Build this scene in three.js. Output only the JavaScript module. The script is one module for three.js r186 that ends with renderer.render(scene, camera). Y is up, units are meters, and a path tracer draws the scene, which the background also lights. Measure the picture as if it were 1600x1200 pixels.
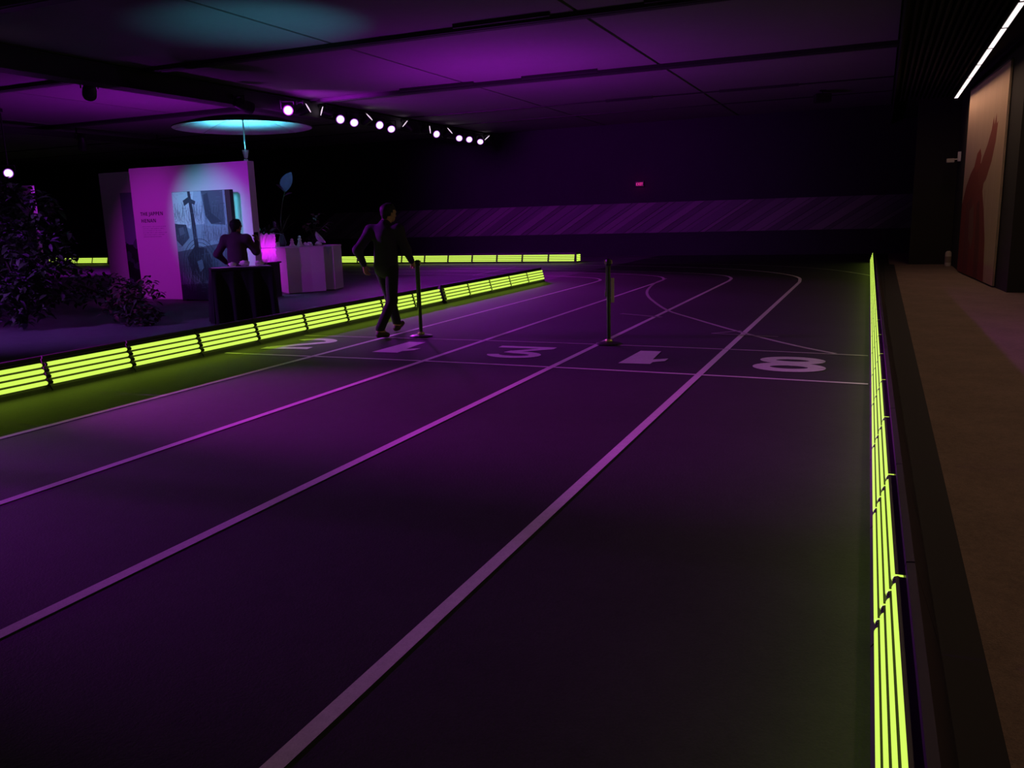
import * as THREE from 'three';
import { RoundedBoxGeometry } from 'three/addons/geometries/RoundedBoxGeometry.js';
import { MarchingCubes } from 'three/addons/objects/MarchingCubes.js';
import { mergeGeometries, mergeVertices } from 'three/addons/utils/BufferGeometryUtils.js';
import { RectAreaLightUniformsLib } from 'three/addons/lights/RectAreaLightUniformsLib.js';

// ---------------------------------------------------------------- camera, exposure, large area lights
const scene = new THREE.Scene();
scene.background = new THREE.Color(0x000000);
const camera = new THREE.PerspectiveCamera(49.757, 4 / 3, 0.05, 120);
camera.rotation.order = 'YXZ';
camera.position.set(0, 1.57, 0);
camera.rotation.set(-0.19818, 0.41657, -0.02840);
const renderer = new THREE.WebGLRenderer();
renderer.toneMapping = THREE.LinearToneMapping;
renderer.toneMappingExposure = 1.0;
renderer.shadowMap.enabled = true;
RectAreaLightUniformsLib.init();

const LIME = new THREE.Color().setRGB(0.62, 1.0, 0.045);
const VIOLET = new THREE.Color().setRGB(0.47, 0.012, 0.80);
const MAGENTA = new THREE.Color().setRGB(0.62, 0.015, 0.80);
const BLUE = new THREE.Color().setRGB(0.36, 0.09, 0.85);
const CYAN = new THREE.Color().setRGB(0.10, 0.72, 1.0);
const WARM = new THREE.Color().setRGB(1.0, 0.62, 0.40);
const GAIN = { limeLeft: 1.5, limeRight: 0.34, limeFar: 0.8, led: 16.5 };

function areaLight(color, intensity, w, h, pos, dir) {
  const l = new THREE.RectAreaLight(color, intensity, w, h);
  l.position.set(...pos);
  l.lookAt(pos[0] + dir[0], pos[1] + dir[1], pos[2] + dir[2]);
  scene.add(l);
  return l;
}
// lime tube barriers: one soft light of each run's own size just in front of its glowing tubes
areaLight(LIME, GAIN.limeLeft, 17.5, 0.22, [-7.44, 0.19, -10.2], [0.9, -0.42, 0]);
areaLight(LIME, GAIN.limeRight, 27.5, 0.22, [-0.10, 0.19, -12.4], [-0.9, -0.42, 0.0102]);
areaLight(LIME, GAIN.limeFar, 9.9, 0.22, [-14.3, 0.19, -26.74], [0, -0.42, 0.9]);
areaLight(LIME, GAIN.limeFar, 4.2, 0.22, [-34.2, 0.19, -27.5], [0, -0.42, 0.9]);
// the run of white light bars above the walkway
areaLight(WARM, GAIN.led, 0.07, 22.4, [1.50, 4.015, -12.0], [0, -1, 0.0001]);

// ---------------------------------------------------------------- helpers
let seed = 7;
const rnd = () => { seed = (seed * 1664525 + 1013904223) >>> 0; return seed / 4294967296; };
const rr = (a, b) => a + (b - a) * rnd();
const taken = {};
function numbered(n) {
  const k = taken[n] = (taken[n] ?? -1) + 1;
  return k ? `${n}_${String(k).padStart(3, '0')}` : n;
}
const ORD = ['first', 'second', 'third', 'fourth', 'fifth', 'sixth', 'seventh', 'eighth', 'ninth', 'tenth', 'eleventh', 'twelfth', 'thirteenth', 'fourteenth', 'fifteenth', 'sixteenth', 'seventeenth', 'eighteenth', 'nineteenth', 'twentieth', 'twenty-first', 'twenty-second', 'twenty-third', 'twenty-fourth'];
function std(r, g, b, rough = 0.8, extra = {}) {
  const m = new THREE.MeshStandardMaterial({ roughness: rough, metalness: 0, ...extra });
  m.color.setRGB(r, g, b);
  return m;
}
function phys(r, g, b, rough, extra) {
  const m = new THREE.MeshPhysicalMaterial({ roughness: rough, metalness: 0, specularIntensity: 0.4, ...extra });
  m.color.setRGB(r, g, b);
  return m;
}
function glow(r, g, b, k, base = 0.5) {
  const m = new THREE.MeshStandardMaterial({ roughness: 0.4 });
  m.color.setRGB(base, base, base);
  m.emissive.setRGB(r, g, b);
  m.emissiveIntensity = k;
  return m;
}
function thing(name, label, category, pos = [0, 0, 0], turn = 0, group) {
  const o = new THREE.Group();
  o.name = numbered(name);
  o.position.set(...pos);
  o.rotation.y = turn;
  o.userData = { label, category };
  if (group) o.userData.group = group;
  scene.add(o);
  return o;
}
function part(name, geo, mat, parent) {
  const m = new THREE.Mesh(Array.isArray(geo) ? merge(geo) : geo, mat);
  m.name = name;
  parent.add(m);
  return m;
}
function struct(name, geo, mat, parent) {
  const m = part(name, geo, mat, parent || scene);
  if (!parent) m.userData.kind = 'structure';
  return m;
}
function merge(list) {
  return mergeGeometries(list.map(g => { const n = g.index ? g.toNonIndexed() : g; for (const k of Object.keys(n.attributes)) if (!['position', 'normal', 'uv'].includes(k)) n.deleteAttribute(k); return n; }));
}
function box(x0, x1, y0, y1, z0, z1) {
  const g = new THREE.BoxGeometry(x1 - x0, y1 - y0, z1 - z0);
  g.translate((x0 + x1) / 2, (y0 + y1) / 2, (z0 + z1) / 2);
  return g;
}
function rbox(x0, x1, y0, y1, z0, z1, r = 0.01) {
  const g = new RoundedBoxGeometry(x1 - x0, y1 - y0, z1 - z0, 2, r);
  g.translate((x0 + x1) / 2, (y0 + y1) / 2, (z0 + z1) / 2);
  return g;
}
const V = (x, y, z) => new THREE.Vector3(x, y, z);
function bar(a, b, r0, r1 = r0, seg = 10) {
  const A = V(...a), B = V(...b), d = B.clone().sub(A);
  const g = new THREE.CylinderGeometry(r1, r0, d.length(), seg);
  g.applyQuaternion(new THREE.Quaternion().setFromUnitVectors(V(0, 1, 0), d.clone().normalize()));
  const c = A.add(B).multiplyScalar(0.5);
  g.translate(c.x, c.y, c.z);
  return g;
}
function tube(pts, r, seg = 24, rad = 6) {
  return new THREE.TubeGeometry(new THREE.CatmullRomCurve3(pts.map(p => V(...p))), seg, r, rad);
}
function lathe(pts, seg = 24) { return new THREE.LatheGeometry(pts.map(p => new THREE.Vector2(...p)), seg); }
// box uv in metres
function metric(g) {
  const p = g.attributes.position, n = g.attributes.normal, uv = new Float32Array(p.count * 2);
  for (let i = 0; i < p.count; i++) {
    const ax = Math.abs(n.getX(i)), ay = Math.abs(n.getY(i)), az = Math.abs(n.getZ(i));
    const [a, b] = ay >= ax && ay >= az ? [p.getX(i), p.getZ(i)] : ax >= az ? [p.getZ(i), p.getY(i)] : [p.getX(i), p.getY(i)];
    uv[i * 2] = a; uv[i * 2 + 1] = b;
  }
  g.setAttribute('uv', new THREE.BufferAttribute(uv, 2));
  return g;
}
// value-noise texture, tileable, centred on 1: fine and coarse grain
function grain(size, amp, coarse, metres, sd) {
  let s = sd; const R = () => { s = (s * 1664525 + 1013904223) >>> 0; return s / 4294967296; };
  const layers = coarse.map(n => ({ n, v: Float32Array.from({ length: n * n }, R) }));
  const d = new Uint8Array(size * size * 4);
  for (let y = 0; y < size; y++) for (let x = 0; x < size; x++) {
    let t = 0;
    for (const { n, v } of layers) {
      const fx = x / size * n, fy = y / size * n, ix = Math.floor(fx), iy = Math.floor(fy), u = fx - ix, w = fy - iy;
      const a = v[(iy % n) * n + ix % n], b = v[(iy % n) * n + (ix + 1) % n], c = v[((iy + 1) % n) * n + ix % n], e = v[((iy + 1) % n) * n + (ix + 1) % n];
      t += (a + (b - a) * u + (c - a) * w + (a - b - c + e) * u * w - 0.5) / layers.length;
    }
    t += (R() - 0.5) * 0.5;
    const k = Math.max(0, Math.min(255, 200 * (1 + amp * t)));
    d.set([k, k, k, 255], (y * size + x) * 4);
  }
  const tx = new THREE.DataTexture(d, size, size);
  tx.wrapS = tx.wrapT = THREE.RepeatWrapping; tx.magFilter = THREE.LinearFilter; tx.minFilter = THREE.LinearMipmapLinearFilter; tx.generateMipmaps = true;
  tx.repeat.set(1 / metres, 1 / metres); tx.needsUpdate = true;
  return tx;
}
function canvasTex(w, h, draw) {
  const c = document.createElement('canvas'); c.width = w; c.height = h;
  draw(c.getContext('2d'), w, h);
  const t = new THREE.CanvasTexture(c); t.colorSpace = THREE.SRGBColorSpace;
  return t;
}

// ---------------------------------------------------------------- materials
const M = {
  track: phys(0.034, 0.033, 0.035, 0.70, { specularIntensity: 0.38, map: grain(512, 0.55, [4, 9, 37, 120], 3.1, 11), bumpMap: grain(256, 1.2, [60, 120], 0.5, 5), bumpScale: 0.0012 }),
  infield: phys(0.135, 0.125, 0.14, 0.8, { map: grain(256, 0.5, [5, 21, 90], 2.3, 3) }),
  paint: std(0.68, 0.66, 0.64, 0.55, { map: grain(256, 0.35, [7, 33, 110], 0.9, 21) }),
  thinpaint: std(0.44, 0.42, 0.40, 0.6, { map: grain(256, 0.5, [9, 41, 110], 0.7, 22) }),
  faint: std(0.16, 0.15, 0.15, 0.6),
  carpet: std(0.27, 0.19, 0.14, 0.98, { map: grain(512, 0.75, [3, 8, 60, 200], 1.7, 31), bumpMap: grain(256, 1.2, [64, 128], 0.3, 9), bumpScale: 0.003 }),
  matBlack: std(0.012, 0.011, 0.011, 0.85),
  wallBlack: std(0.030, 0.028, 0.037, 0.9, { map: grain(256, 0.4, [4, 13, 64], 4, 41) }),
  wallRight: std(0.020, 0.017, 0.017, 0.9),
  ceil: [0, 1, 2].map(i => std(0.215 + i * 0.008, 0.205 + i * 0.008, 0.205 + i * 0.008, 0.92, { map: grain(256, 0.16, [3, 7, 40], 3.7, 51 + i) })),
  ceilSlot: std(0.03, 0.03, 0.03, 0.9),
  beam: std(0.022, 0.020, 0.022, 0.7),
  soffit: std(0.010, 0.009, 0.009, 0.9),
  plank: [0, 1, 2, 3].map(i => std([0.15, 0.105, 0.19, 0.125][i], [0.14, 0.10, 0.175, 0.12][i], [0.15, 0.105, 0.18, 0.13][i], 0.75)),
  frame: std(0.012, 0.013, 0.011, 0.5),
  lime: glow(0.69, 1.0, 0.11, 1.0, 0.02),
  lamp: std(0.015, 0.014, 0.016, 0.45),
  lens: glow(1, 0.78, 1, 1.35),
  lensRim: glow(0.42, 0.03, 0.9, 0.55, 0.1),
  lensEdge: glow(0.95, 0.75, 0.95, 0.95),
  led: glow(1, 0.86, 0.86, 1.25),
  panel: std(0.72, 0.70, 0.71, 0.75),
  white: std(0.75, 0.73, 0.72, 0.7),
  steel: std(0.30, 0.29, 0.27, 0.35, { metalness: 0.8 }),
  brass: std(0.75, 0.62, 0.30, 0.3, { metalness: 0.7 }),
  post: std(0.025, 0.027, 0.024, 0.35, { metalness: 0.3 }),
};
M.hood = std(0.012, 0.012, 0.013, 0.7, { side: THREE.DoubleSide });
M.cloth = std(0.018, 0.017, 0.017, 0.95);
M.skin = std(0.50, 0.27, 0.17, 0.6);
M.hair = std(0.012, 0.010, 0.010, 0.7);

// ---------------------------------------------------------------- structure
const floor = struct('floor', metric(box(-7.62, 0.30, -0.2, 0, -31.4, 5)), M.track);
const infield = struct('floor_infield', metric(box(-42, -7.62, -0.2, 0, -31.4, 5)), M.infield);
const walk = struct('floor_walkway', metric(box(0.30, 5.2, -0.2, 0.004, -31.4, 5)), M.carpet);
struct('trim_1', box(0.16, 0.42, 0, 0.016, -25.3, 5), M.matBlack);
const wallBack = struct('wall_back', metric(box(-42, 5.2, -0.2, 5.6, -31.7, -31.4)), M.wallBlack);
struct('wall_left', metric(box(-42.3, -42, -0.2, 5.6, -31.7, 5.3)), M.wallBlack);
struct('wall_front', metric(box(-42.3, 5.5, -0.2, 5.6, 5, 5.3)), M.wallBlack);
struct('wall_right', box(5.2, 5.5, -0.2, 5.6, -31.7, 5.3), M.wallRight);
// the walkway's end wall and the block that carries the mural
struct('wall_walkway_end', box(0.78, 5.2, 0, 4.6, -25.7, -25.45), M.wallRight);
{
  const s = new THREE.Shape([[2.15, 17.2], [5.2, 17.2], [5.2, 25.45], [1.80, 25.45], [1.80, 22.6], [2.08, 18.2]].map(([x, z]) => new THREE.Vector2(x, z)));
  const g = new THREE.ExtrudeGeometry(s, { depth: 4.5, bevelEnabled: false });
  g.rotateX(-Math.PI / 2);
  struct('wall_mural_side', g, M.wallRight);
}

// ceiling: slab, panels set between slots, cross beams, lowered black soffit over the walkway
const CH = 4.9;
const ceiling = struct('ceiling', box(-42.3, 5.5, CH + 0.06, CH + 0.4, -31.7, 5.3), M.ceilSlot);
{
  const xs = [0.17, -4.80, -9.70, -14.6, -19.5, -24.4, -29.3, -34.2, -39.1, -42];
  const zs = [5, 0.8, -4.1, -9.1, -14.05, -19.75, -24.75, -27.7, -31.4];
  let k = 0;
  for (let i = 0; i + 1 < xs.length; i++) for (let j = 0; j + 1 < zs.length; j++)
    part('ceiling_panel', metric(box(xs[i + 1] + 0.035, xs[i] - 0.035, CH, CH + 0.07, zs[j + 1] + 0.03, zs[j] - 0.03)), M.ceil[(k++ * 7) % 3], ceiling);
  const beamZ = [[-4.1, 0.3], [-9.1, 0.3], [-14.05, 0.27], [-19.75, 0.30], [-24.75, 0.09], [-27.7, 0.07]];
  for (const [z, w] of beamZ)
    part('cross_beam', [box(-42, 0.17, CH - w * 0.30, CH - 0.001, z - w / 2, z + w / 2), box(-42, 0.17, CH - w * 0.33, CH - w * 0.3, z - w * 0.25, z + w * 0.25)], M.beam, ceiling);
  // surface-mounted track lengths beside the beams
  for (const [x0, x1, z] of [[-7.0, -5.2, -13.72], [-3.6, -0.6, -13.72], [-11.5, -9.4, -19.4], [-8.1, -6.2, -19.4], [-4.3, -2.2, -24.6], [-7.6, -6.2, -24.6]])
    part('light_track', box(x0, x1, CH - 0.07, CH - 0.001, z - 0.03, z + 0.03), M.beam, ceiling);
}
const soffit = struct('ceiling_soffit', box(0.17, 5.2, 4.42, CH + 0.06, -31.4, 5), M.soffit);
for (let i = 0; i < 14; i++) part('slat', box(0.19 + i * 0.105, 0.23 + i * 0.105, 4.32, 4.421, -25.4, 5), M.soffit, soffit);
part('soffit_fascia', box(0.17, 0.185, 4.26, 4.421, -31.4, 5), M.soffit, soffit);

// back wall: band of slanting planks
{
  const y0 = 0.86, y1 = 1.98, lean = 1.75, pitch = 0.36;
  for (let k = 0, x = -24; x < 3.0; k++) {
    const w = pitch * [0.7, 1.25, 0.9, 1.1, 0.6, 1.4][(k * 5) % 6];
    const d = 0.03 + 0.022 * ((k * 7) % 4);
    const s = new THREE.Shape([[0, 0], [w - 0.02, 0], [w - 0.02 + lean, y1 - y0], [lean, y1 - y0]].map(q => new THREE.Vector2(...q)));
    const g = new THREE.ExtrudeGeometry(s, { depth: d, bevelEnabled: false });
    g.translate(x, y0, -31.4);
    part('plank', g, M.plank[(k * 3 + (k >> 2)) % 4], wallBack);
    x += w;
  }
}

// painted markings
function ribbon(pts, w, y, closed = false) {
  const n = pts.length, pos = [], idx = [], nor = [], uv = [];
  let run = 0;
  for (let i = 0; i < n; i++) {
    const a = pts[Math.max(0, i - 1)], b = pts[Math.min(n - 1, i + 1)];
    const dx = b[0] - a[0], dz = b[1] - a[1], L = Math.hypot(dx, dz) || 1;
    const ww = (Array.isArray(w) ? w[i] : w) / 2;
    const nx = -dz / L * ww, nz = dx / L * ww;
    if (i) run += Math.hypot(pts[i][0] - pts[i - 1][0], pts[i][1] - pts[i - 1][1]);
    pos.push(pts[i][0] + nx, y, pts[i][1] + nz, pts[i][0] - nx, y, pts[i][1] - nz);
    nor.push(0, 1, 0, 0, 1, 0); uv.push(0, run, ww * 2, run);
    if (i) { const o = i * 2; idx.push(o - 2, o - 1, o, o - 1, o + 1, o); }
  }
  const g = new THREE.BufferGeometry();
  g.setAttribute('position', new THREE.Float32BufferAttribute(pos, 3));
  g.setAttribute('normal', new THREE.Float32BufferAttribute(nor, 3));
  g.setAttribute('uv', new THREE.Float32BufferAttribute(uv, 2));
  g.setIndex(idx);
  // wind upward
  const A = V(pos[0], pos[1], pos[2]), B = V(pos[3], pos[4], pos[5]), C = V(pos[6], pos[7], pos[8]);
  if (B.sub(A).cross(C.sub(A)).y < 0) g.setIndex(idx.map((_, i) => idx[i - i % 3 + [0, 2, 1][i % 3]]));
  return g;
}
function curve(pts, n) {
  return new THREE.CatmullRomCurve3(pts.map(([x, z]) => V(x, 0, z)), false, 'centripetal').getPoints(n).map(p => [p.x, p.z]);
}
const straight = (x, z0, z1, n = 20) => Array.from({ length: n + 1 }, (_, i) => [x, z0 + (z1 - z0) * i / n]);
const lanes = [
  [-1.555, [[-1.57, -19.6], [-1.66, -20.5], [-1.95, -21.4], [-2.6, -22.5], [-3.56, -23.5], [-4.6, -24.2], [-7.0, -25.2], [-10, -25.9], [-16, -26.2]]],
  [-3.12, [[-3.12, -19.6], [-3.20, -20.4], [-3.5, -21.2], [-4.11, -21.8], [-5.05, -22.3], [-7.2, -23.1], [-10, -23.9], [-16, -24.6]]],
  [-4.675, [[-4.68, -19.2], [-4.74, -20.0], [-5.07, -20.85], [-5.74, -21.45], [-6.73, -21.85], [-8.65, -22.4], [-12, -22.9], [-16, -23.1]]],
  [-6.17, [[-6.17, -19.0], [-6.25, -19.7], [-6.58, -20.25], [-7.24, -20.65], [-8.26, -21.0], [-11, -21.4], [-16, -21.6]]],
];
for (const [x, bend] of lanes) part('lane_line', ribbon([...straight(x, 4, bend[0][1] + 0.3), ...curve(bend, 80)], 0.068, 0.003), M.paint, floor);
part('lane_line', ribbon(curve([[0.0, -20.9], [-0.3, -21.7], [-0.91, -23], [-1.6, -24], [-3.2, -25.3], [-6, -26.4], [-9, -27.0]], 60), 0.05, 0.003), M.thinpaint, floor);
part('lane_line', ribbon(curve([[-8.63, -29.3], [-7.95, -29.75], [-7.11, -29.35]], 20), 0.05, 0.003), M.thinpaint, floor);
part('crossing_arc', ribbon(curve([[-4.72, -20.2], [-4.70, -19.2], [-4.58, -18.2], [-4.35, -16.9], [-4.08, -15.9], [-3.75, -14.97], [-3.09, -13.41], [-2.55, -12.55], [-1.58, -11.11], [-0.78, -10.08], [-0.37, -9.66]], 80), 0.055, 0.0042), M.thinpaint, floor);
part('start_line', ribbon(curve([[-7.45, -7.97], [-4.67, -8.08], [-1.55, -8.06], [-0.02, -8.01]], 30), 0.05, 0.0045), M.paint, floor);
part('start_line', ribbon(curve([[-7.45, -9.56], [-4.3, -9.70], [-1.56, -9.69], [-0.04, -9.60]], 30), 0.042, 0.0045), M.thinpaint, floor);
part('tick_mark', ribbon([[-1.95, -10.95], [-1.62, -11.28]], 0.05, 0.0048), M.faint, floor);
part('tick_mark', ribbon([[-1.95, -10.95], [-1.1, -10.82]], 0.05, 0.0049), M.faint, floor);
part('tick_mark', ribbon([[-3.75, -12.9], [-3.0, -12.55]], 0.10, 0.0048), M.faint, floor);
part('infield_line', ribbon([[-10.48, -21.2], [-10.77, -24.9]], 0.05, 0.003), M.thinpaint, infield);
for (const zz of [-21.65, -23.15, -24.65]) part('infield_line', ribbon([[-15.9, zz], [-21, zz - 0.05]], 0.06, 0.003), M.thinpaint, infield);

// lane numerals, broad painted strokes (x right, z away from the viewer is negative)
const num = (name, geos) => part(name, geos, M.paint, floor);
const ell = (cx, cz, rx, rz, a0, a1, n = 28) => Array.from({ length: n + 1 }, (_, i) => { const a = (a0 + (a1 - a0) * i / n) * Math.PI / 180; return [cx + rx * Math.cos(a), cz - rz * Math.sin(a)]; });
num('numeral_two', [
  ribbon([...ell(-6.93, -9.10, 0.25, 0.17, 168, -40, 22), [-6.82, -8.90], [-7.02, -8.68], [-7.18, -8.50]], 0.15, 0.005),
  ribbon([[-7.24, -8.44], [-6.60, -8.56]], 0.17, 0.0053)]);
function poly(pts, y) {
  const g = new THREE.ShapeGeometry(new THREE.Shape(pts.map(([x, z]) => new THREE.Vector2(x, -z))));
  g.rotateX(-Math.PI / 2); g.translate(0, y, 0);
  return g;
}
for (const dx of [0, 3.12]) num('numeral_one', [poly([[-5.62 + dx, -8.49], [-5.28 + dx, -8.52], [-5.28 + dx, -8.64], [-5.17 + dx, -8.74], [-5.17 + dx, -8.90], [-5.32 + dx, -8.80], [-5.36 + dx, -9.36], [-5.60 + dx, -9.35]], 0.005)]);
num('numeral_three', [
  ribbon([[-4.24, -9.26], [-3.52, -9.28]], 0.13, 0.005),
  ribbon([[-3.56, -9.24], [-3.95, -8.93]], 0.12, 0.0053),
  ribbon([[-4.0, -8.93], ...ell(-3.83, -8.73, 0.26, 0.155, 92, -175, 28)], 0.14, 0.0056)]);
num('numeral_eight', [
  ribbon(ell(-0.77, -9.10, 0.25, 0.145, 0, 360, 36), 0.16, 0.005),
  ribbon(ell(-0.77, -8.69, 0.27, 0.175, 0, 360, 36), 0.17, 0.0053)]);

// ---------------------------------------------------------------- lime light barriers
const TUBES = [0.084, 0.143, 0.202, 0.261];
const capGeo = new THREE.CylinderGeometry(0.017, 0.017, 0.024, 8).rotateZ(Math.PI / 2);
const sectionGeo = {};
function barrierSection(name, len, label, group, pos, turn) {
  const t = thing(name, label, 'light barrier', pos, turn, group);
  const prof = new THREE.Shape([[0, 0], [0.03, 0.045], [0.045, 0.05], [0.115, 0.312], [0.095, 0.325], [0.098, 0.345], [0.125, 0.348], [0.235, 0]].map(([z, y]) => new THREE.Vector2(z, y)));
  if (!sectionGeo[len]) {
    const g = new THREE.ExtrudeGeometry(prof, { depth: len - 0.006, bevelEnabled: false });
    g.rotateY(Math.PI / 2);            // depth -> +x, profile x -> -z
    g.translate(0.003, 0, 0);
    const c = new THREE.CapsuleGeometry(0.0210, len - 0.088, 4, 14); c.rotateZ(Math.PI / 2);
    sectionGeo[len] = [g, c, new THREE.BoxGeometry(len - 0.02, 0.0025, 0.040)];
  }
  part('frame', sectionGeo[len][0], M.frame, t);
  for (const y of TUBES) {
    const z = -(0.045 + (y - 0.05) * 0.267) + 0.026;
    const m = part('light_tube', sectionGeo[len][1], M.lime, t);
    m.position.set(len / 2, y, z);
    part('divider', sectionGeo[len][2], M.frame, t).position.set(len / 2, y + 0.0295, z - 0.0101);
    for (const x of [-1, 1]) part('end_cap', capGeo, M.frame, m).position.set(x * (len / 2 - 0.013), 0, 0);
  }
  return t;
}
// left run, beside the track's inner lane; a wider joint where two runs meet
{
  const ends = []; let z = -1.45;
  for (let i = 0; i < 17; i++) { ends.push([z, 1.03]); z -= 1.035; if (i === 11) z -= 0.13; }
  const n = ends.length;
  ends.forEach(([z0, L], i) => barrierSection('lime_barrier_section', L, `lime tube barrier section left of the track, ${ORD[n - 1 - i]} from its far end`, 'lime barrier sections along the inner lane', [-7.50, 0, z0], Math.PI / 2));
}
// right run, beside the walkway
{
  const n = 22, a = 0.0112;
  for (let i = 0; i < n; i++) {
    const z = 0.66 - i * 1.235 - 1.23;
    barrierSection('lime_barrier_section', 1.23, `lime tube barrier section beside the brown carpet, ${ORD[i]} from the viewer`, 'lime barrier sections beside the walkway', [0.085 + (z + 0) * a, 0, z], -Math.PI / 2 + a);
  }
}
// far run, across the end of the hall
for (let i = 0; i < 10; i++) barrierSection('lime_barrier_section', 0.97, `lime tube barrier section across the far end, ${ORD[i]} from its right end`, 'lime barrier sections across the far end', [-9.42 - 0.975 * (i + 1), 0, -26.85], 0);
{
  const t = thing('lime_barrier_return', 'short lime tube return closing the right end of the far barrier', 'light barrier', [-9.365, 0, -26.86], Math.PI / 2);
  part('frame', box(0, 0.36, 0, 0.345, -0.05, -0.012), M.frame, t);
  for (const y of TUBES) { const c = new THREE.CapsuleGeometry(0.0235, 0.27, 4, 10); c.rotateZ(Math.PI / 2); c.translate(0.18, y, 0.014); part('light_tube', c, M.lime, t); }
}
for (let i = 0; i < 4; i++) barrierSection('lime_barrier_section', 0.98, `lime tube barrier section seen left of the white panels, ${ORD[i]} from the shrub`, 'lime barrier sections behind the shrub', [-36.2 + 0.985 * i, 0, -27.6], 0);

// ---------------------------------------------------------------- white light bars over the walkway
for (let i = 0; i < 13; i++) {
  const z1 = -23.2 + i * 1.725, nm = i < 7 ? `white ceiling light bar above the walkway, ${ORD[i]} from the far end` : `white ceiling light bar over the walkway above the picture, ${ORD[i - 7]} one nearer than it shows`;
  const t = thing('light_bar', nm, 'ceiling light', [1.50, 4.03, z1], 0, 'white light bars above the walkway');
  part('housing', [rbox(-0.055, 0.055, 0.035, 0.10, 0, 1.715, 0.008), box(-0.012, 0.012, 0.10, 0.286, 0.3, 0.32), box(-0.012, 0.012, 0.10, 0.286, 1.4, 1.42)], M.soffit, t);
  part('diffuser', box(-0.036, 0.036, 0.026, 0.034, 0.055, 1.66), M.led, t);
}

// ---------------------------------------------------------------- lighting beams and stage spotlights
function beamAlong(name, label, x, y, z0, z1, h, w) {
  const t = thing(name, label, 'beam', [x, 0, 0]);
  part('beam_body', [box(-w / 2, w / 2, y, y + h, z1, z0), box(-w / 2 - 0.03, w / 2 + 0.03, y - 0.03, y, z1, z0), box(-w / 2 - 0.03, w / 2 + 0.03, y + h, y + h + 0.03, z1, z0)], M.beam, t);
  for (let z = z0 - 1.5; z > z1; z -= 3.4) part('hanger', [bar([0, y + h, z], [0, CH, z], 0.02), box(-w / 2 - 0.05, w / 2 + 0.05, y + h * 0.3, y + h * 0.42, z - 0.06, z + 0.06)], M.beam, t);
  return t;
}
beamAlong('lighting_beam', 'long black ceiling beam carrying the row of purple spotlights', -14.70, 4.47, 5, -31.3, 0.34, 0.40);
beamAlong('lighting_beam', 'thin black ceiling beam far left, low over the shrub', -24.4, 4.52, 5, -31.3, 0.14, 0.3);

function stageLamp(label, group, pos, dir, edge, arm, light) {
  const t = thing('stage_spotlight', label, 'spotlight', pos, 0, group);
  const q = new THREE.Quaternion().setFromUnitVectors(V(0, 0, 1), dir);
  const yq = new THREE.Quaternion().setFromAxisAngle(V(0, 1, 0), Math.atan2(dir.x, dir.z));
  const ap = (gs, Q) => merge(gs).applyQuaternion(Q);
  const r = 0.125;
  part('clamp', arm, M.lamp, t);
  part('yoke', ap([bar([-0.16, 0, 0], [-0.16, 0.20, 0], 0.012), bar([0.16, 0, 0], [0.16, 0.20, 0], 0.012), bar([-0.17, 0.20, 0], [0.17, 0.20, 0], 0.012)], yq), M.lamp, t);
  const can = lathe([[0, -0.20], [0.07, -0.195], [0.10, -0.15], [0.125, 0.0], [0.138, 0.10], [0.138, 0.12], [r + 0.004, 0.12], [r + 0.004, 0.085], [0, 0.085]], 24);
  can.rotateX(Math.PI / 2);
  part('housing', can.applyQuaternion(q), M.lamp, t);
  const rim = lathe([[r - 0.018, 0.09], [r, 0.09], [r, edge ? 0.128 : 0.112], [r - 0.018, edge ? 0.130 : 0.116], [r - 0.018, 0.09]], 28);
  rim.rotateX(Math.PI / 2);
  const lensG = lathe([[0, edge ? 0.138 : 0.130], [0.06, edge ? 0.136 : 0.127], [r - 0.019, edge ? 0.130 : 0.116], [r - 0.019, 0.09], [0, 0.09]], 28);
  lensG.rotateX(Math.PI / 2);
  const L = part('lens', lensG.applyQuaternion(q), edge ? M.lensEdge : M.lens, t);
  part('lens_rim', rim.applyQuaternion(q), edge ? M.lensEdge : M.lensRim, L);
  if (light) {
    const s = new THREE.SpotLight(light[0], light[1], 0, light[2], 1);
    s.position.set(...pos).addScaledVector(dir, 0.17);
    s.target.position.copy(s.position).addScaledVector(dir, 5);
    s.shadow.radius = 5;
    scene.add(s, s.target);
  }
  return t;
}
const sideArm = () => [bar([0, 0.20, 0], [-0.20, 0.20, 0], 0.02), rbox(-0.21, -0.17, 0.14, 0.26, -0.06, 0.06, 0.01)];
const towards = (pos, aim) => V(...aim).sub(V(...pos)).normalize();
const LX = -14.29;
// round lenses turned towards the hall: z, y, aim, colour, power, half angle
[
  [-18.37, 4.49, [-4.5, 0, -8.0], VIOLET, 30, 0.22], [-20.67, 4.48, [-5.0, 0, -12.0], VIOLET, 170, 0.20], [-21.37, 4.47, [-8.9, 0, -15.6], MAGENTA, 60, 0.32],
  [-22.72, 4.50, [-5.0, 0, -15.0], VIOLET, 250, 0.27], [-23.42, 4.465, [-9.8, 0, -18.6], VIOLET, 50, 0.40], [-26.35, 4.51, [-5.2, 0, -18.5], MAGENTA, 200, 0.30],
  [-28.14, 4.52, [-10.5, 0, -21.6], VIOLET, 28, 0.42], [-28.94, 4.53, [-9.5, 0, -22.4], VIOLET, 28, 0.42], [-29.93, 4.53, [-11.5, 0, -24.4], VIOLET, 24, 0.5],
].forEach(([z, y, aim, c, p, a], i) => {
  const pos = [LX, y, z];
  // the housings face the hall between their beam and the viewer
  stageLamp(`round glowing purple spotlight on the black beam, ${ORD[i]} from the left`, 'round purple spotlights on the beam', pos, towards(pos, aim), false, sideArm(), [c, p, a]);
});
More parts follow.
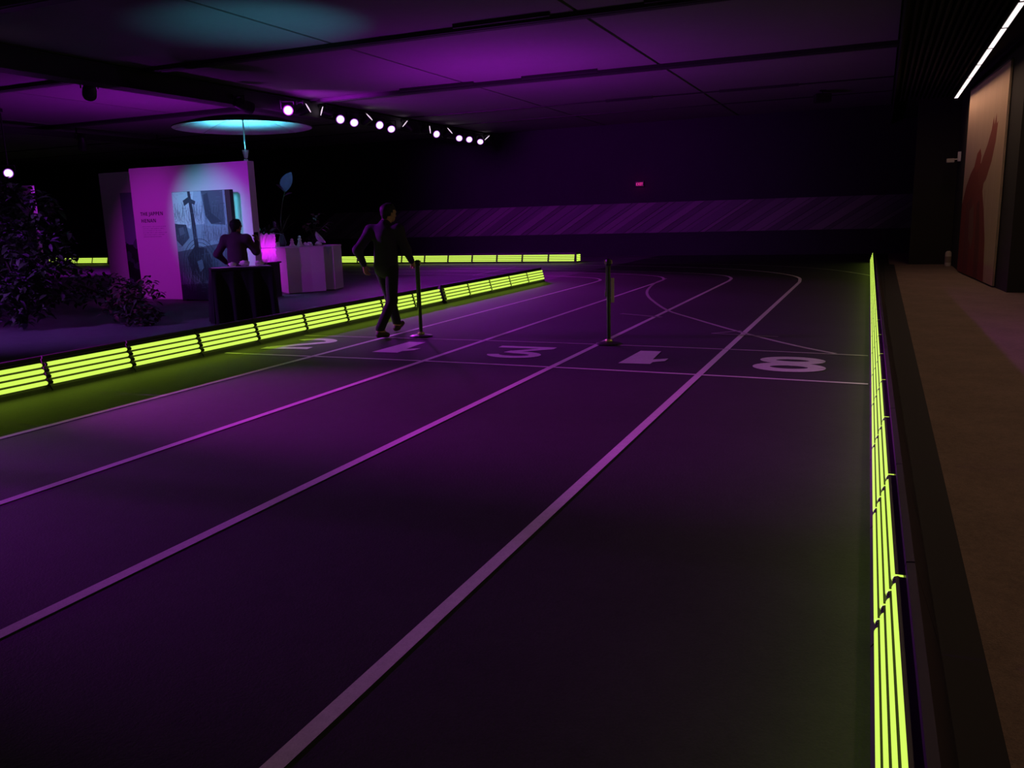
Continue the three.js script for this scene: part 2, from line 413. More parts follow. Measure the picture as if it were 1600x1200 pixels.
// lamps turned side-on, seen as thin slivers of light: z, y, way the lens looks across the picture (degrees)
[[-19.04, 4.56, 28], [-20.02, 4.60, 162], [-22.03, 4.585, 42], [-24.46, 4.60, 138], [-25.68, 4.585, 5], [-27.2, 4.60, 40], [-30.7, 4.60, 130]].forEach(([z, y, deg], i) => {
  const pos = [LX + 0.02, y - 0.02, z], a = deg * Math.PI / 180, view = V(...pos).sub(camera.position).normalize();
  const right = V(0, 1, 0).cross(view).negate().normalize(), up = right.clone().cross(view);
  const dir = right.multiplyScalar(Math.cos(a)).addScaledVector(up, Math.sin(a)).addScaledVector(view, -0.10).normalize();
  stageLamp(`side-on purple spotlight seen as a thin white sliver, ${ORD[i]} from the left`, 'purple spotlights seen edge-on', pos, dir, true, sideArm(), null);
});
// two hooded lamps on the beam with their backs to the viewer
[[-15.09, -13.0, [-27, 0, -22.5], VIOLET, 50, 0.30, 'on the long beam, left of two'], [LX, -16.6, [-10.5, 1.3, -31.4], VIOLET, 225, 0.60, 'on the long beam, right of two'], [-24.05, -20.2, [-26.8, 0, -22.2], VIOLET, 90, 0.60, 'on the thin far-left beam']].forEach(([x, z, aim, c, p, a, w], i) => {
  const pos = [x, 4.42, z], dir = towards(pos, aim);
  const arm = i === 1 ? sideArm() : i ? [bar([0, 0.20, 0], [-0.2, 0.20, 0], 0.02), rbox(-0.21, -0.17, 0.12, 0.24, -0.06, 0.06, 0.01)] : sideArm().map(g => g.rotateY(Math.PI));
  const t = stageLamp(`black hooded spotlight turned away from the viewer, ${w}`, 'spotlights turned away', pos, dir, false, arm, [c, p, a]);
  const hood = new THREE.CylinderGeometry(0.14, 0.14, 0.20, 24, 1, true); hood.rotateX(Math.PI / 2); hood.translate(0, 0, 0.20);
  part('hood', hood.applyQuaternion(new THREE.Quaternion().setFromUnitVectors(V(0, 0, 1), dir)), M.hood, t);
});
// spotlights on the same beam nearer the viewer, beyond the left edge of the picture: they light the near lanes and the panels
[
  [-4.4, [-11.3, 0, -9.6], BLUE, 120, 0.42], [-6.4, [-9.85, 0.9, -11.0], MAGENTA, 40, 0.09], [-7.4, [-14.6, 1.2, -13.8], MAGENTA, 70, 0.31],
  [-8.4, [-4.1, 0, -9.8], VIOLET, 330, 0.235], [-9.2, [-13.0, 1.70, -13.7], CYAN, 56, 0.25], [-9.9, [-10.5, 0, -15.6], VIOLET, 60, 0.38],
].forEach(([z, aim, c, p, a], i) => {
  const pos = [LX, 4.46, z];
  stageLamp(`spotlight on the black beam beyond the picture's left edge, ${ORD[i]} from the viewer`, 'spotlights beyond the left edge', pos, towards(pos, aim), false, sideArm(), [c, p, a]);
});
// lamps on tripod stands: two beyond the left edge that graze the near lanes, one behind the white panels that lights the plinth
[
  [[-13.6, 1.80, -2.6], [-2.4, 0, -3.7], VIOLET, 640, 0.22, 'tripod spotlight beyond the left edge of the picture, nearer the viewer'],
  [[-13.9, 1.80, -5.0], [-3.2, 0, -6.2], MAGENTA, 1700, 0.21, 'tripod spotlight beyond the left edge of the picture, beside the tall shrub'],
  [[-10.5, 2.4, -2.9], [-12.0, 0.6, -15.7], VIOLET, 85, 0.12, 'tripod spotlight beyond the left edge of the picture, turned to the plinth'],
  [[-15.3, 1.85, -15.1], [-12.75, 0.5, -15.6], MAGENTA, 17, 0.30, 'tripod spotlight hidden behind the white panels'],
].forEach(([pos, aim, c, p, a, label]) => {
  const h = pos[1], legs = [0, 1, 2].map(k => bar([0, 0.75 - h, 0], [0.42 * Math.cos(k * 2.094 + 0.4), 0.012 - h, 0.42 * Math.sin(k * 2.094 + 0.4)], 0.011));
  stageLamp(label, undefined, pos, towards(pos, aim), false, [bar([0, 0.2, 0], [0, 0.24, 0], 0.02), bar([0.0, 0.6 - h, 0], [0, -0.27, 0], 0.016), rbox(-0.18, 0.18, -0.29, -0.26, -0.02, 0.02, 0.005), bar([-0.17, -0.27, 0], [-0.17, 0.2, 0], 0.01), ...legs], [c, p, a]);
});
{
  const pos = [-22.3, 3.18, -16.2];
  stageLamp('lone white-violet spotlight low at the far left above the shrub', undefined, pos, towards(pos, [-8, 0.6, -4]), false, [bar([0, 0.20, 0], [0, 1.60, 0], 0.02), rbox(-0.05, 0.05, 1.62, 1.715, -0.05, 0.05, 0.01)], [VIOLET, 16, 0.4]);
}
// floor cans standing behind the left barrier and the panels, turned up to the ceiling
function floorCan(label, pos, aim, color, power, angle) {
  const t = thing('floor_uplight', label, 'floor light', pos);
  part('stand', [rbox(-0.09, 0.09, 0, 0.02, -0.09, 0.09, 0.006), bar([-0.085, 0.02, 0], [-0.085, 0.12, 0], 0.008), bar([0.085, 0.02, 0], [0.085, 0.12, 0], 0.008)], M.lamp, t);
  part('housing', lathe([[0, 0.04], [0.05, 0.045], [0.072, 0.10], [0.078, 0.19], [0.070, 0.19], [0.070, 0.175], [0, 0.175]], 20), M.lamp, t);
  part('lens', lathe([[0, 0.187], [0.05, 0.184], [0.069, 0.176], [0, 0.176]], 20), color === CYAN ? glow(0.2, 0.8, 1, 0.8) : M.lensEdge, t);
  const s = new THREE.SpotLight(color, power, 0, angle, 1);
  s.position.set(pos[0], 0.21, pos[2]); s.target.position.set(...aim); s.shadow.radius = 4;
  scene.add(s, s.target);
}
floorCan('small purple uplight on the floor behind the left barrier, near its far end', [-8.35, 0, -17.6], [-7.6, 4.9, -19.4], VIOLET, 92, 1.25);
floorCan('small purple uplight on the floor behind the left barrier, beside the plinth', [-8.55, 0, -14.6], [-8.6, 4.9, -15.6], VIOLET, 12, 1.25);
floorCan('small purple uplight on the floor behind the white panels', [-17.2, 0, -17.2], [-18.5, 4.9, -16.8], VIOLET, 80, 1.15);
floorCan('small cyan uplight on the floor behind the left barrier, near the black table', [-8.2, 0, -11.8], [-9.8, 4.9, -12.1], CYAN, 32, 0.42);

// ---------------------------------------------------------------- exhibition panels
const PZ = -13.85;
{
  const t = thing('exhibition_panel', 'tall white exhibition panel with dark heading, lit purple, behind the black table', 'panel', [-13.45, 0, PZ]);
  part('board', rbox(-1.75, 1.56, 0, 2.86, -0.20, 0, 0.012), M.panel, t);
  const tex = canvasTex(512, 512, (c, w, h) => {
    c.fillStyle = '#dcd9da'; c.fillRect(0, 0, w, h);
    c.fillStyle = '#2a2230'; c.textBaseline = 'alphabetic';
    c.font = 'bold 82px sans-serif'; c.fillText('THE JAPPEN', 14, 120, 430); c.fillText('HENAN', 14, 235, 415);
    c.fillStyle = '#8d8692'; c.font = '26px sans-serif';
    for (let l = 0; l < 6; l++) for (let x = 30; x < 470 - (l % 3) * 50; x += 14 + (x * 7 + l * 13) % 17) c.fillRect(x, 300 + l * 34, 8 + (x * 5 + l * 3) % 9, 9);
  });
  const f = part('heading_print', new THREE.PlaneGeometry(0.80, 0.66), new THREE.MeshStandardMaterial({ map: tex, roughness: 0.75 }), t);
  f.position.set(-1.16, 1.66, 0.003);
}
{
  // picture board standing clear of the panel, halo-lit from behind at its right edge
  const t = thing('picture_board', 'tall teal and dark photo collage board standing before the white panel', 'picture', [-13.05, 0, PZ + 0.14]);
  part('board', box(-0.77, 0.80, 0.02, 2.30, -0.05, 0.05), std(0.03, 0.02, 0.02, 0.7), t);
  part('foot', [box(-0.72, -0.62, 0, 0.03, -0.1, 0.1), box(0.62, 0.72, 0, 0.03, -0.1, 0.1)], M.frame, t);
  const tex = canvasTex(512, 768, (c, w, h) => {
    const blob = (col, pts) => { c.fillStyle = col; c.beginPath(); pts.forEach(([x, y], i) => i ? c.lineTo(x * w, y * h) : c.moveTo(x * w, y * h)); c.closePath(); c.fill(); };
    c.fillStyle = '#7fa3a8'; c.fillRect(0, 0, w, h);
    blob('#c2dedb', [[0, 0], [0.42, 0], [0.36, 0.2], [0.3, 0.34], [0, 0.28]]);
    blob('#a4c6c6', [[0.42, 0], [0.55, 0], [0.58, 0.3], [0.36, 0.3]]);
    blob('#4c6068', [[0.56, 0], [0.96, 0], [0.96, 0.31], [0.72, 0.30], [0.6, 0.2]]);
    blob('#34444e', [[0.6, 0.03], [0.68, 0.02], [0.72, 0.2], [0.9, 0.28], [0.7, 0.3], [0.6, 0.22]]);
    blob('#7e9aa0', [[0.56, 0.31], [0.98, 0.33], [1, 0.43], [0.56, 0.46]]);
    blob('#3b4752', [[0, 0.29], [0.22, 0.30], [0.26, 0.42], [0.1, 0.5], [0, 0.44]]);
    blob('#5c6c76', [[0.06, 0.33], [0.16, 0.32], [0.18, 0.38], [0.08, 0.4]]);
    blob('#2c3540', [[0.30, 0], [0.35, 0], [0.40, 0.3], [0.42, 0.5], [0.34, 0.52], [0.32, 0.2]]);
    blob('#37434d', [[0.2, 0.08], [0.3, 0.05], [0.44, 0.09], [0.42, 0.12], [0.3, 0.1], [0.22, 0.13]]);
    blob('#4a5862', [[0, 0.55], [1, 0.46], [1, 1], [0, 1]]);
    blob('#232a34', [[0.18, 0.6], [0.34, 0.5], [0.56, 0.52], [0.66, 0.64], [0.62, 0.78], [0.42, 0.84], [0.24, 0.76]]);
    blob('#55727c', [[0.36, 0.64], [0.46, 0.62], [0.48, 0.70], [0.4, 0.74]]);
    blob('#39505a', [[0.66, 0.5], [0.8, 0.56], [0.72, 0.8], [0.64, 0.84]]);
    blob('#2a323c', [[0, 0.86], [1, 0.82], [1, 1], [0, 1]]);
    c.strokeStyle = '#27303a'; c.lineWidth = 4; for (let i = 0; i < 5; i++) { c.beginPath(); c.ellipse(w * 0.42, h * 0.67, w * (0.12 + i * 0.05), h * (0.1 + i * 0.035), 0.2, 0, 7); c.stroke(); }
    for (let i = 0; i < 420; i++) { const x = (i * 173) % w, y = (i * 307) % h; c.strokeStyle = ['#27313a', '#a9cbcb', '#4f6670', '#6f8f96', '#1d242c'][(i * 3 + (x > w / 2)) % 5]; c.globalAlpha = 0.16; c.lineWidth = 3 + i % 11; c.beginPath(); c.moveTo(x, y); c.quadraticCurveTo(x + 20 - i % 50, y + 30 + i % 40, x + 40 - i % 90, y + 50 + i % 70); c.stroke(); }
    for (let i = 0; i < 260; i++) { c.fillStyle = ['#20262e', '#8fb3b6', '#4f6670'][i % 3]; c.globalAlpha = 0.18; c.fillRect((i * 97) % w, (i * 211) % h, 6 + i % 40, 2 + i % 7); } c.globalAlpha = 1;
  });
  const pr = part('photo_print', new THREE.PlaneGeometry(1.44, 2.27), new THREE.MeshStandardMaterial({ map: tex, roughness: 0.45 }), t);
  pr.position.set(-0.05, 1.16, 0.053);
  part('light_strip', box(0.70, 0.72, 0.3, 2.2, -0.075, -0.051), glow(0.45, 0.85, 1, 0.7), t);
  areaLight(CYAN, 5.0, 0.03, 1.9, [-12.30, 1.25, PZ + 0.06], [0.8, 0, -0.6]);
}
{
  const t = thing('exhibition_panel', 'white exhibition panel set back, half hidden left of the headed panel', 'panel', [-15.95, 0, -14.55]);
  part('board', rbox(-1.0, 1.0, 0, 2.86, -0.2, 0, 0.012), M.panel, t);
  const tex = canvasTex(256, 512, (c, w, h) => {
    c.fillStyle = '#7c999c'; c.fillRect(0, 0, w, h);
    c.fillStyle = '#1b2622'; c.fillRect(0, h * 0.52, w, h * 0.48);
    for (let i = 0; i < 160; i++) { c.fillStyle = ['#26352f', '#3d5550', '#121a18', '#54706a'][i % 4]; c.beginPath(); c.ellipse((i * 67) % w, h * 0.5 + (i * 131) % (h * 0.5), 6 + i % 22, 4 + i % 11, i, 0, 7); c.fill(); }
  });
  const pr = part('photo_print', new THREE.PlaneGeometry(1.35, 2.3), new THREE.MeshStandardMaterial({ map: tex, roughness: 0.5 }), t);
  pr.position.set(0.30, 1.24, 0.003);
}
{
  const t = thing('exhibition_panel', 'far white panel whose lit top shows above the shrub', 'panel', [-22.05, 0, -15.4], 0.0);
  part('board', rbox(-1.6, 1.6, 0, 2.75, -0.12, 0, 0.012), M.panel, t);
  part('foot_rail', box(-1.6, 1.6, 0, 0.03, -0.3, 0.18), M.frame, t);
}

// ---------------------------------------------------------------- cyan reflector parasol with its lamp on a pole
{
  const c = [-12.90, 0, -15.0];
  const t = thing('reflector_parasol', 'wide shallow reflector dish glowing pale cyan above the white panel', 'reflector', c);
  const R = 1.47, rimY = 3.66, rise = 0.24, inner = [], outer = [];
  for (let i = 0; i <= 18; i++) { const r = R * i / 18, y = rimY + rise * (1 - (r / R) ** 2); inner.push([r, y]); outer.push([r, y + 0.02]); }
  part('canopy_lining', lathe(inner, 64), std(0.78, 0.80, 0.80, 0.8), t);
  part('canopy', lathe([...outer, [R, rimY]], 64), std(0.03, 0.028, 0.03, 0.8), t);
  for (let k = 0; k < 8; k++) { const a = k * Math.PI / 4 + 0.2; const pts = []; for (let i = 1; i <= 5; i++) { const r = R * i / 5 * 0.99; pts.push([r * Math.cos(a), rimY + rise * (1 - (r / R) ** 2) - 0.012, r * Math.sin(a)]); } part('rib', tube(pts, 0.006, 10, 5), M.white, t); }
  part('pole', [bar([0, 0.02, 0], [0, 3.86, 0], 0.017), lathe([[0, 0], [0.3, 0], [0.3, 0.02], [0.05, 0.04], [0, 0.04]], 24)], M.steel, t);
  const h = part('lamp_head', lathe([[0, 3.02], [0.035, 3.02], [0.05, 3.08], [0.075, 3.19], [0.068, 3.19], [0.03, 3.09], [0, 3.09]], 20), std(0.55, 0.56, 0.56, 0.4), t);
  part('bulb', new THREE.SphereGeometry(0.035, 16, 10).translate(0.0, 3.15, 0), glow(0.55, 0.95, 1, 1.2), h);
  part('clip', [rbox(-0.03, 0.03, 2.93, 3.0, -0.03, 0.05, 0.008), bar([0.0, 2.97, 0.03], [0.05, 2.92, 0.07], 0.01)], M.white, t);
  const s = new THREE.SpotLight(CYAN, 24, 0, 1.22, 0.35);
  s.position.set(c[0], 3.215, c[2] + 0.001); s.target.position.set(c[0], 4, c[2]); s.shadow.radius = 2;
  scene.add(s, s.target);
}

// ---------------------------------------------------------------- black-skirted table and the things on it
const TT = Math.atan2(0.73, 0.69);      // table's long side runs along (0.69, -0.73)
const tableAt = (a, b, y = 0) => [-9.81 + 0.69 * a - 0.73 * b, y, -10.35 - 0.73 * a - 0.69 * b];
{
  const t = thing('draped_table', 'high table under a floor-length black cloth, beside the lime barrier', 'table', tableAt(0, 0), TT);
  const L = 0.97, D = 0.66, H = 0.885;
  // cloth: a skirt with soft vertical folds
  const ring = [], per = 2 * (L + D), N = 240;
  for (let i = 0; i <= N; i++) {
    let s = per * i / N; const f = [0, 0, 0, 0];
    const pt = s < L ? [s, 0, 0, 1] : s < L + D ? [L, s - L, 1, 0] : s < 2 * L + D ? [L - (s - L - D), D, 0, -1] : [0, D - (s - 2 * L - D), -1, 0];
    ring.push([...pt, s]);
  }
  const pos = [], idx = [], rows = 10;
  for (let j = 0; j <= rows; j++) for (const [a, b, na, nb, s] of ring) {
    const v = j / rows, fold = (0.018 + 0.022 * v) * (Math.sin(s * 23 + 0.8 * Math.sin(s * 5)) + 0.4 * Math.sin(s * 41)) * Math.min(1, v * 3) + 0.03 * v;
    pos.push(a + na * fold, H * (1 - v) + (j === rows ? 0.004 : 0), -b + nb * fold);
  }
  const W = ring.length;
  for (let j = 0; j < rows; j++) for (let i = 0; i + 1 < W; i++) { const o = j * W + i; idx.push(o, o + W, o + 1, o + 1, o + W, o + W + 1); }
  const g = new THREE.BufferGeometry(); g.setAttribute('position', new THREE.Float32BufferAttribute(pos, 3)); g.setIndex(idx); g.computeVertexNormals();
  M.cloth.side = THREE.DoubleSide;
  part('skirt', g, M.cloth, t);
  part('table_top', rbox(-0.005, L + 0.005, H - 0.03, H, -D - 0.005, 0.005, 0.006), M.cloth, t);
  for (const [a, b] of [[0.08, 0.08], [L - 0.08, 0.08], [0.08, D - 0.08], [L - 0.08, D - 0.08]]) part('leg', bar([a, 0, -b], [a, H - 0.03, -b], 0.02), M.frame, t);
}
{
  // white cloth runner with ruffled edge
  const t = thing('white_runner', 'thin white cloth laid along the top of the black table', 'cloth', tableAt(0.02, 0.05, 0.887), TT);
  const g = new THREE.PlaneGeometry(0.93, 0.36, 30, 10); g.rotateX(-Math.PI / 2); g.translate(0.465, 0, -0.18);
  const p = g.attributes.position; for (let i = 0; i < p.count; i++) p.setY(i, 0.007 + 0.006 * (1 + Math.sin(p.getX(i) * 21 + p.getZ(i) * 9) * Math.sin(p.getZ(i) * 17)));
  g.computeVertexNormals(); const m = M.white.clone(); m.side = THREE.DoubleSide; part('runner_cloth', g, m, t);
}
function crumple(r, sd, sx = 1, sy = 1, sz = 1) {
  const g = mergeVertices(new THREE.IcosahedronGeometry(r, 3).deleteAttribute('normal').deleteAttribute('uv'));
  const p = g.attributes.position; let s = sd; const R = () => { s = (s * 1664525 + 1013904223) >>> 0; return s / 4294967296; };
  for (let i = 0; i < p.count; i++) { const k = 0.75 + 0.4 * R(); p.setXYZ(i, p.getX(i) * k * sx, Math.max(0, p.getY(i) * k * sy + r * sy * 0.8), p.getZ(i) * k * sz); }
  g.computeVertexNormals(); return g;
}
[[0.35, 0.22, 0.05, 'left of three'], [0.55, 0.3, 0.065, 'middle of three'], [0.78, 0.24, 0.055, 'right of three']].forEach(([a, b, r, w], i) => {
  const t = thing('crumpled_tissue', `small crumpled white tissue on the black table, ${w}`, 'tissue', tableAt(a, b, 0.908), TT, 'tissues on the black table');
  part('tissue_paper', crumple(r, 90 + i, 1.3, 0.8, 1), M.white, t);
});
{
  const t = thing('drinking_glass', 'small clear glass at the right end of the black table', 'glass', tableAt(0.90, 0.52, 0.886));
  const m = new THREE.MeshPhysicalMaterial({ transmission: 1, roughness: 0.05, thickness: 0, ior: 1.45 });
  part('glass_wall', lathe([[0.026, 0.004], [0.035, 0.11], [0.033, 0.11], [0.024, 0.008], [0, 0.008]], 20), m, t);
  part('glass_base', lathe([[0, 0], [0.026, 0], [0.027, 0.006], [0, 0.006]], 20), m, t);
}

// ---------------------------------------------------------------- faceted plinth and its display
const plinthPts = [[-13.22, -15.95], [-12.24, -15.27], [-11.95, -15.77], [-11.76, -16.02], [-12.14, -16.14], [-11.78, -16.42], [-11.92, -16.95], [-12.9, -17.2]];
{
  const t = thing('faceted_plinth', 'white folded-paper style faceted plinth holding flowers and small white pieces', 'plinth');
  const s = new THREE.Shape(plinthPts.map(([x, z]) => new THREE.Vector2(x, -z)));
  const g = new THREE.ExtrudeGeometry(s, { depth: 1.0, bevelEnabled: false }); g.rotateX(-Math.PI / 2); g.translate(0, 0.02, 0);
  part('body', g, M.panel, t);
  const g2 = new THREE.ExtrudeGeometry(s, { depth: 0.025, bevelEnabled: true, bevelSize: 0.008, bevelThickness: 0.004, bevelSegments: 2 }); g2.rotateX(-Math.PI / 2); g2.translate(0, 1.022, 0);
  part('top', g2, M.panel, t);
  const k = new THREE.ExtrudeGeometry(s, { depth: 0.02, bevelEnabled: false }); k.rotateX(-Math.PI / 2); k.translate(-12.4 * 0.03, 0, -16.1 * 0.03); k.scale(0.97, 1, 0.97); 
  part('kick', k, M.frame, t);
}
const PT = 1.055;
{
  const t = thing('paper_napkin', 'pale blue triangular napkin hanging over the plinth edge', 'napkin', [-11.87, PT, -16.35], -0.92);
  const g = new THREE.BufferGeometry();
  const a = [-0.10, 0.003, 0.05], b = [-0.10, 0.003, -0.07], c = [0.05, 0.003, 0.07], d = [0.05, 0.003, -0.07], e = [0.056, -0.24, 0.0];
  const tri = [a, c, b, c, d, b, c, e, d].flat();
  g.setAttribute('position', new THREE.Float32BufferAttribute(tri, 3)); g.computeVertexNormals();
  part('napkin_cloth', g, std(0.5, 0.6, 0.68, 0.85, { side: THREE.DoubleSide }), t);
}
function leafGeo(len, wid, droop, seg = 6) {
  const pos = [], idx = [];
  for (let i = 0; i <= seg; i++) {
    const u = i / seg, w = wid * Math.pow(Math.sin(Math.PI * Math.min(1, u * 0.92 + 0.06)), 0.8) / 2, y = -droop * u * u * len, x = u * len;
    pos.push(x, y + w * 0.25, -w, x, y, 0, x, y + w * 0.25, w);
    if (i) { const o = i * 3; idx.push(o - 3, o - 2, o, o - 2, o + 1, o, o - 2, o - 1, o + 1, o - 1, o + 2, o + 1); }
  }
  const g = new THREE.BufferGeometry(); g.setAttribute('position', new THREE.Float32BufferAttribute(pos, 3)); g.setIndex(idx); g.computeVertexNormals();
  g.setAttribute('uv', new THREE.Float32BufferAttribute(new Float32Array(pos.length / 3 * 2), 2));
  return g;
}
function placed(g, pos, yaw, pitch, roll = 0) {
  const e = new THREE.Matrix4().makeRotationFromEuler(new THREE.Euler(roll, yaw, pitch, 'YZX'));
  return g.clone().applyMatrix4(e).translate(...pos);
}
const leafMat = (r, g, b) => std(r, g, b, 0.6, { side: THREE.DoubleSide });
M.leaf = leafMat(0.035, 0.055, 0.03); M.leafPurple = leafMat(0.10, 0.03, 0.11); M.leafRed = leafMat(0.11, 0.03, 0.045);
{
  const t = thing('vase_with_tall_leaf', 'dark vase on the plinth with one tall stem and broad purple leaves', 'vase', [-12.86, PT, -15.95]);
  part('vase', lathe([[0, 0], [0.07, 0], [0.095, 0.08], [0.06, 0.22], [0.04, 0.28], [0.048, 0.31], [0.04, 0.31], [0.03, 0.27], [0, 0.26]], 24), std(0.05, 0.04, 0.06, 0.3), t);
  const st = [[0, 0.25, 0], [0.0, 0.6, 0.0], [0.06, 0.95, -0.02], [0.16, 1.28, -0.04]];
  part('stem', tube(st, 0.009, 20, 6), M.leaf, t);
  for (const [p, y, pi, l, w, ro] of [[[0.15, 1.26, -0.04], 0.4, 1.25, 0.46, 0.34, 1.2], [[0.14, 1.24, -0.04], 2.9, 0.75, 0.3, 0.16, 0.9], [[0.12, 1.14, -0.03], 0.3, 0.5, 0.22, 0.15, 0.4]]) part('leaf', placed(leafGeo(l, w, 0.15), p, y, pi, ro), M.leafPurple, t);
  for (let i = 0; i < 12; i++) part('grass_blade', placed(leafGeo(rr(0.35, 0.6), 0.018, 0.25), [0, 0.27, 0], rr(0, 6.3), rr(0.9, 1.4)), M.leaf, t);
  part('bud', new THREE.SphereGeometry(0.045, 12, 8).scale(0.8, 1.5, 0.8).translate(-0.12, 0.52, 0.08), M.leafPurple, t);
  part('stem', tube([[0, 0.25, 0], [-0.06, 0.4, 0.04], [-0.12, 0.48, 0.08]], 0.006, 10, 5), M.leaf, t);
}
{
  const t = thing('red_leaf_plant', 'dark leafy plant with red-brown leaves rising behind the plinth pieces', 'plant', [-12.25, PT, -16.35]);
  part('pot', lathe([[0, 0], [0.10, 0], [0.13, 0.16], [0.118, 0.16], [0.1, 0.13], [0, 0.13]], 24), std(0.03, 0.03, 0.03, 0.6), t);
  for (let i = 0; i < 5; i++) {
    const a = i * 1.25 + 0.4, r = rr(0.15, 0.36), h = rr(0.5, 0.75);
    part('stem', tube([[0, 0.12, 0], [r * 0.3 * Math.cos(a), h * 0.6, r * 0.3 * Math.sin(a)], [r * Math.cos(a), h, r * Math.sin(a)]], 0.007, 10, 5), M.leaf, t);
    for (let k = 0; k < 5; k++) part('leaf', placed(leafGeo(rr(0.12, 0.2), rr(0.06, 0.09), 0.4), [r * Math.cos(a) * (0.5 + k * 0.12), h * (0.72 + k * 0.07), r * Math.sin(a) * (0.5 + k * 0.12)], rr(0, 6.3), rr(-0.2, 0.7)), (i + k) % 2 ? M.leafRed : M.leaf, t);
  }
}
{
  // small white pieces: a candle, two figures, a shell-like bowl
  const c = thing('pillar_candle', 'small white candle at the plinth\'s left corner', 'candle', [-12.88, PT, -15.80]);
  part('wax', lathe([[0, 0], [0.045, 0], [0.045, 0.09], [0.03, 0.105], [0, 0.10]], 20), M.white, c); part('wick', bar([0, 0.10, 0], [0.003, 0.122, 0], 0.003), M.frame, c);
  [[-12.32, -15.62, 0.17, 'slender white figurine on the plinth, left of the larger one'], [-12.18, -15.72, 0.24, 'larger pinkish white figurine in the middle of the plinth']].forEach(([x, z, h, label], i) => {
    const t = thing('figurine', label, 'figurine', [x, PT, z]);
    part('figure_body', lathe([[0, 0], [0.07, 0], [0.075, 0.02], [0.05, h * 0.35], [0.035, h * 0.55], [0.05, h * 0.7], [0.022, h * 0.8], [0, h * 0.82]], 18), M.white, t);
    part('figure_head', new THREE.SphereGeometry(0.035, 14, 10).translate(0, h * 0.9, 0), M.white, t);
    part('figure_base', lathe([[0, 0], [0.085, 0], [0.085, 0.014], [0, 0.014]], 18), M.white, t);
  });
  const f = thing('white_flower_heap', 'low heap of white blossoms on the plinth between figurine and bowl', 'flowers', [-12.06, PT, -15.86]);
  for (let i = 0; i < 9; i++) { const a = i * 2.4, r = 0.03 + 0.016 * i * 0.5; part('blossom', crumple(0.034, 40 + i, 1.2, 1, 1.2).translate(r * Math.cos(a), i > 5 ? 0.035 : 0, r * Math.sin(a)), M.white, f); }
  const b = thing('shell_bowl', 'tilted pale shell-shaped bowl at the right of the plinth', 'bowl', [-12.02, PT, -16.2]);
  const g = lathe([[0, 0], [0.05, 0.005], [0.12, 0.04], [0.17, 0.10], [0.165, 0.105], [0.11, 0.05], [0.04, 0.015], [0, 0.012]], 28); g.rotateZ(-0.9); g.rotateY(0.5); g.translate(-0.02, 0.13, 0);
  part('shell', g, std(0.6, 0.62, 0.66, 0.4), b); part('stand', lathe([[0, 0], [0.09, 0], [0.08, 0.05], [0.03, 0.10], [0, 0.10]], 18), M.white, b);
}
// crinkled magenta cellophane pot on its own small pedestal, with a dark plant
{
  const p = thing('low_pedestal', 'dark pedestal behind the black table carrying the crinkled pink lantern', 'pedestal', [-12.17, 0, -14.50]);
  part('column', rbox(-0.2, 0.2, 0.02, 0.745, -0.2, 0.2, 0.01), std(0.03, 0.03, 0.04, 0.6), p); part('cap', rbox(-0.23, 0.23, 0.745, 0.775, -0.23, 0.23, 0.008), std(0.04, 0.04, 0.05, 0.5), p); part('plinth_foot', box(-0.22, 0.22, 0, 0.02, -0.22, 0.22), M.frame, p);
  const t = thing('wrapped_pot', 'crinkled bright magenta lantern pot glowing beside the plinth', 'lantern', [-12.17, 0.775, -14.50]);
  const N = 72, rows = 26, pos = [], idx = [];
  for (let j = 0; j <= rows; j++) for (let i = 0; i <= N; i++) {
    const v = j / rows, a = i / N * 2 * Math.PI, w = i % N;
    const cr = 0.014 * Math.sin(w * 1.7 + 3 * Math.sin(v * 7)) + 0.018 * Math.sin(w * 0.87 + v * 5) * Math.sin(v * 9 + w * 0.3) + 0.008 * Math.sin(w * 3.1 + v * 31);
    const pinch = 0.025 * Math.exp(-(((v - 0.5) / 0.035) ** 2));
    const r = 0.205 + 0.02 * v + cr - pinch;
    pos.push(r * Math.cos(a), v * 0.60 + (j === rows ? 0.02 * Math.sin(w * 1.1) : 0), r * Math.sin(a));
  }
  for (let j = 0; j < rows; j++) for (let i = 0; i < N; i++) { const o = j * (N + 1) + i; idx.push(o, o + N + 1, o + 1, o + 1, o + N + 1, o + N + 2); }
  const g = new THREE.BufferGeometry(); g.setAttribute('position', new THREE.Float32BufferAttribute(pos, 3)); g.setIndex(idx); g.computeVertexNormals();
  const wrapM = new THREE.MeshPhysicalMaterial({ roughness: 1, transmission: 0.5, thickness: 0, side: THREE.DoubleSide }); wrapM.color.setRGB(0.85, 0.75, 0.85);
  part('bulb', new THREE.SphereGeometry(0.05, 16, 10).translate(0, 0.27, 0), glow(0.9, 0.12, 0.95, 1.0), t);
  const pl = new THREE.PointLight(MAGENTA, 0.55); pl.position.set(-12.17, 0.775 + 0.27, -14.50); scene.add(pl);
  part('foil_wrap', g, wrapM, t);
  part('ribbon_band', new THREE.TorusGeometry(0.205, 0.008, 6, 40).rotateX(Math.PI / 2).translate(0, 0.30, 0), std(0.2, 0.03, 0.2, 0.5), t);
  part('soil', new THREE.CircleGeometry(0.19, 24).rotateX(-Math.PI / 2).translate(0, 0.54, 0), std(0.02, 0.015, 0.01, 1), t);
  for (let i = 0; i < 26; i++) part('leaf', placed(leafGeo(rr(0.25, 0.5), rr(0.04, 0.07), 0.5), [rr(-0.1, 0.1), 0.54, rr(-0.1, 0.1)], rr(0, 6.3), rr(0.5, 1.4)), M.leaf, t);
}

